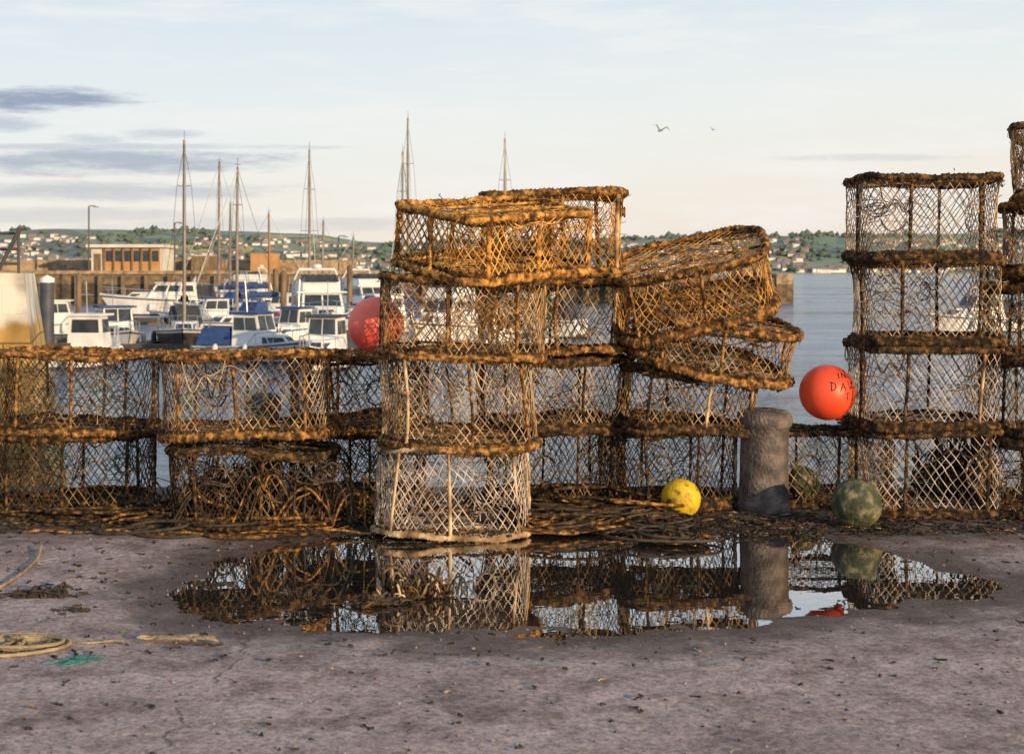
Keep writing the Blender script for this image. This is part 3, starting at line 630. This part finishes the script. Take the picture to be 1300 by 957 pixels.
for k in range(n):
    xa=x0+1.55+k*w; mb.box(xa+.15,xa+w-.15,d-.09,d-.05,z0+1.2,z1-.7,'glass_dark'); mb.box(xa-.06,xa+.06,d-.3,d-.05,z0,z1-.36,'timber')
mb.box(x0+.3,x0+1.1,d-.06,d,z0,z0+2.1,'timber')
for k in range(3): mb.box(xm_-30+k*7,xm_-27+k*7,168,171,z0,z0+1.6+.3*k,['render_white','timber','panel_orange'][k])
mb.obj('harbour_building',smooth=False)
for (p,top) in [(113,262),(222,283),(430,300)]:
    mb=MB(); d=161; z=gz(top,d); mb.tube([(0,0,1.5),(0,0,z)],.09,'steel_dark',6); mb.tube([(0,0,z),(.4,0,z+.05),(.8,0,z)],.06,'steel_dark',6); mb.box(.5,1.1,-.12,.12,z-.15,z-.02,'metal')
    mb.obj('street_lamp',(gx(p,d),d,0),smooth=False)
# left slip wall with railing
mb=MB(); xa=-14
mb.hexa([(xa,17.2,-3.2),(gx(84,17.2),17.2,-3.2),(gx(108,21),21,-3.2),(xa,21,-3.2),(xa,17.5,gz(335,17.5)),(gx(30,17.5),17.5,gz(347,17.5)),(gx(44,21),21,gz(347,21)),(xa,21,gz(335,17.5))],'slip_wall')
mb.obj('stone_slip_wall',smooth=False)
mb=MB(); zt=gz(347,17.8)
for k in range(9):
    X_=gx(24,17.8)-k*.28; mb.tube([(X_,17.8,zt-.02),(X_,17.8,zt+.50)],.018,'steel_dark',6)
for hz in (.5,.3,.12): mb.tube([(gx(24,17.8),17.8,zt+hz),(gx(24,17.8)-2.6,17.8,zt+hz)],.02,'steel_dark',6)
mb.tube([(gx(26,17.6),17.6,zt+.56),(gx(-30,17.6),17.6,zt-.5)],.025,'steel_dark',6)
mb.obj('metal_railing')
# ------------------------------------------------------------ far hills, town, trees
def hillz(x,y):
    px=x/2900*F+650; hp=np.interp(px,[-2500,-600,0,150,300,400,450,520,640,780,900,1100,1300,1900,4000],[40,50,53,57,56,52,43,38,42,48,51,50,51,48,42])
    t=np.clip((y-2320)/620,0,1); t=t*t*(3-2*t)*.8+t*.2
    h=hp*2900/F*t*(.86+.3*(fbm(x/420,y/420,4,31)-.1)) 
    h=h-np.clip((y-3000)/700,0,1)*25
    return WL-1+np.where(y>2320,3+h,0)
xs=np.arange(-3600,3601,18.); ys=np.concatenate([[2300,2319],np.arange(2322,3500,14.)])
X,Y=np.meshgrid(xs,ys,indexing='ij'); Z=hillz(X,Y); nx,ny=X.shape
m=bpy.data.materials.new('hill_fields'); m.use_nodes=True; MATS['hill']=m; N=m.node_tree.nodes; L=m.node_tree.links; b=N['Principled BSDF']; b.inputs['Roughness'].default_value=.95
g=N.new('ShaderNodeNewGeometry'); vo=N.new('ShaderNodeTexVoronoi'); vo.inputs['Scale'].default_value=1/130
L.new(g.outputs['Position'],vo.inputs['Vector']); s3=N.new('ShaderNodeSeparateColor'); L.new(vo.outputs['Color'],s3.inputs[0])
col=ramp(N,L,s3.outputs[0],[(0,(.09,.13,.06)),(.3,(.15,.21,.08)),(.55,(.20,.26,.10)),(.72,(.24,.25,.13)),(.84,(.62,.50,.06)),(1,(.14,.19,.08))])
tr=mapr(N,L,noise(N,L,g.outputs['Position'],.012,6,.65),.50,.58)
col=mixc(N,L,tr,col,(.06,.09,.06)); col=mixc(N,L,.26,col,(.28,.36,.46))  # blue-grey mix paints aerial haze into the hills' base colour
L.new(col,b.inputs['Base Color'])
i,j=np.meshgrid(np.arange(nx-1),np.arange(ny-1),indexing='ij')
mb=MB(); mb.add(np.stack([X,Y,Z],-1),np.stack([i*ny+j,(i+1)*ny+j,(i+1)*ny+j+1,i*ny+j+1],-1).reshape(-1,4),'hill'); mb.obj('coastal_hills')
r=R(9)
n=5200; tx_=r.uniform(-2200,2200,n); ty_=2330+r.rand(n)**.8*620; k=(fbm(tx_/160,ty_/160,3,8)>.47); tx_,ty_=tx_[k],ty_[k]; n=len(tx_)
o=np.array([(1,0,.3),(.3,.9,.3),(-.8,.6,.3),(-.9,-.5,.3),(.2,-1,.3),(.1,.05,1),(0,0,-.3)],float)
sz=4+6*r.rand(n); V=np.stack([tx_,ty_,hillz(tx_,ty_)],-1)[:,None]+o[None]*sz[:,None,None]*(1+.25*r.randn(n,7,1))
t=np.array([(0,1,5),(1,2,5),(2,3,5),(3,4,5),(4,0,5),(1,0,6),(2,1,6),(3,2,6),(4,3,6),(0,4,6)])
mb=MB(); mb.add(V,(np.arange(n)[:,None,None]*7+t[None]).reshape(-1,3),'tree_far'); mb.obj('distant_trees')
mb=MB(); n=3200; hx_=r.uniform(-1600,1600,n); hy=2325+r.rand(n)**1.8*440; k=(fbm(hx_/220,hy/150,3,14)>.40); hx_,hy=hx_[k],hy[k]
for X_,Y_ in zip(hx_,hy):
    z=float(hillz(np.array([X_]),np.array([Y_]))[0]); w=r.uniform(2.5,8); dd=4; h=r.uniform(3,6)
    mb.box(X_-w,X_+w,Y_-dd,Y_+dd,z-2,z+h,'house_white' if r.rand()<.7 else 'house_brick')
    mb.add([(X_-w-.3,Y_-dd-.4,z+h),(X_+w+.3,Y_-dd-.4,z+h),(X_+w+.3,Y_,z+h+3),(X_-w-.3,Y_,z+h+3),(X_+w+.3,Y_+dd+.4,z+h),(X_-w-.3,Y_+dd+.4,z+h)],[[0,1,2,3],[3,2,4,5]],'roof_mix')
mb.obj('coastal_town',smooth=False)
# ------------------------------------------------------------ gulls
def gull(px,py,d,span,yaw,up):
    mb=MB(); t=np.linspace(-1,1,12); mb.tube(np.column_stack([t*span*.22,0*t,.0*t]),span*.06*np.sqrt(np.maximum(1-t**2,.02)),'bird_white',8)
    mb.add([(-span*.2,0,.0),(-span*.32,-.05,.0),(-span*.32,.05,.0)],[[0,1,2]],'bird_white')
    mb.tube([(span*.2,0,0),(span*.27,0,-.01)],np.array([.015,.004]),'panel_orange',4)
    for s_ in (1,-1):
        y_=np.array([.03,.25,.5])*span; z_=np.array([0,up*.22,up*.10])*span; c=np.array([.13,.11,.02])*span; xo=np.array([.03,.06,-.06])*span
        V=[]; 
        for a,q,w,e in zip(y_,z_,c,xo): V+= [(e+w*.7,s_*a,q),(e-w,s_*a,q)]
        mb.add(V,[[0,1,3,2],[2,3,5,4]],'bird_white')
    mb.obj('seagull',(gx(px,d),d,gz(py,d)),(rd(15),rd(-8),rd(yaw)))
gull(838,166,70,1.1,60,1.0); gull(905,165,140,1.0,100,.8)
# ------------------------------------------------------------ sky, sun
sd=Vector((.66,-.75,0)).normalized(); EL=rd(10)
sv=Vector((sd.x*math.cos(EL),sd.y*math.cos(EL),math.sin(EL)))
w=bpy.data.worlds.new('World'); sc.world=w; w.use_nodes=True; N=w.node_tree.nodes; L=w.node_tree.links; bg=N['Background']; bg.inputs['Strength'].default_value=.1
sk=N.new('ShaderNodeTexSky'); sk.sky_type='NISHITA'; sk.sun_disc=False; sk.sun_elevation=EL; sk.sun_rotation=math.atan2(sv.x,sv.y)
tc=N.new('ShaderNodeTexCoord'); sp=N.new('ShaderNodeSeparateXYZ'); L.new(tc.outputs['Generated'],sp.inputs[0])
mp=N.new('ShaderNodeMapping'); mp.inputs['Scale'].default_value=(1,1,6); L.new(tc.outputs['Generated'],mp.inputs[0])
big=noise(N,L,mp.outputs[0],3.5,6,.55)
zz=math_(N,L,'MULTIPLY_ADD',math_(N,L,'SUBTRACT',big,.5),.07,sp.outputs[2])
zz=math_(N,L,'MULTIPLY_ADD',sp.outputs[0],-.06,zz)
veil=ramp(N,L,zz,[(0.0,(.91,.80,.69)),(.05,(.93,.88,.80)),(.10,(.89,.91,.89)),(.18,(.75,.84,.90)),(.4,(.47,.57,.70)),(1,(.30,.42,.60))])
sc10=N.new('ShaderNodeVectorMath'); sc10.operation='SCALE'; sc10.inputs['Scale'].default_value=10; L.new(veil,sc10.inputs[0])
sky=mixc(N,L,.93,sk.outputs[0],sc10.outputs[0])
cir=mapr(N,L,noise(N,L,mp.outputs[0],7,8,.6),.45,.70,0,.6)
cir=math_(N,L,'MULTIPLY',cir,mapr(N,L,sp.outputs[2],.25,.6,1,.3))
sky=mixc(N,L,cir,sky,(9.3,9.1,8.8))
yy=math_(N,L,'MAXIMUM',sp.outputs[1],.05); U=math_(N,L,'DIVIDE',sp.outputs[0],yy); Vv=math_(N,L,'DIVIDE',sp.outputs[2],yy)
mp2=N.new('ShaderNodeMapping'); mp2.inputs['Scale'].default_value=(1,1,7); L.new(tc.outputs['Generated'],mp2.inputs[0])
wn=math_(N,L,'SUBTRACT',noise(N,L,mp2.outputs[0],16,8,.7),.5)
tot=None
for (px,py,a,b_,st_) in [(45,126,125,16,.95),(150,206,230,18,.7),(120,243,260,13,.45),(200,171,50,8,.45),(115,176,45,8,.4),(0,157,60,10,.5),(1115,200,110,5,.25),(330,285,260,10,.25),(60,275,200,11,.3),(150,187,260,5,.4)]:
    u0=(px-650)/F; v0=(345-py)/F
    du=math_(N,L,'DIVIDE',math_(N,L,'SUBTRACT',U,u0),a/F); dv=math_(N,L,'DIVIDE',math_(N,L,'SUBTRACT',Vv,v0),b_/F)
    rr=math_(N,L,'ADD',math_(N,L,'MULTIPLY',du,du),math_(N,L,'MULTIPLY',dv,dv)); rr=math_(N,L,'MULTIPLY_ADD',wn,4,rr)
    q=mapr(N,L,rr,-.1,1.5,st_,0); tot=q if tot is None else math_(N,L,'MAXIMUM',tot,q)
front=mapr(N,L,sp.outputs[1],.05,.3)
tot=math_(N,L,'MULTIPLY',tot,front)
sky=mixc(N,L,tot,sky,(3.0,3.7,5.0))
L.new(sky,bg.inputs['Color'])
sl=bpy.data.lights.new('sun','SUN'); sl.energy=5; sl.angle=rd(.5); sl.color=(1,.72,.40)
so=bpy.data.objects.new('sun',sl); sc.collection.objects.link(so); so.rotation_euler=sv.to_track_quat('Z','Y').to_euler(); so.location=(0,0,20)
# ------------------------------------------------------------ camera
cd=bpy.data.cameras.new('camera'); cd.lens=50; cd.sensor_width=36; cd.sensor_fit='HORIZONTAL'; cd.clip_end=20000; cd.clip_start=.1
cd.shift_y=-(478.5-345)/1300; cd.dof.use_dof=True; cd.dof.focus_distance=8.8; cd.dof.aperture_fstop=5.0
co=bpy.data.objects.new('camera',cd); sc.collection.objects.link(co); co.location=(0,0,CH); co.rotation_euler=(math.pi/2,0,0); sc.camera=co
sc.view_settings.view_transform='Standard'; sc.view_settings.look='None'; sc.view_settings.exposure=0
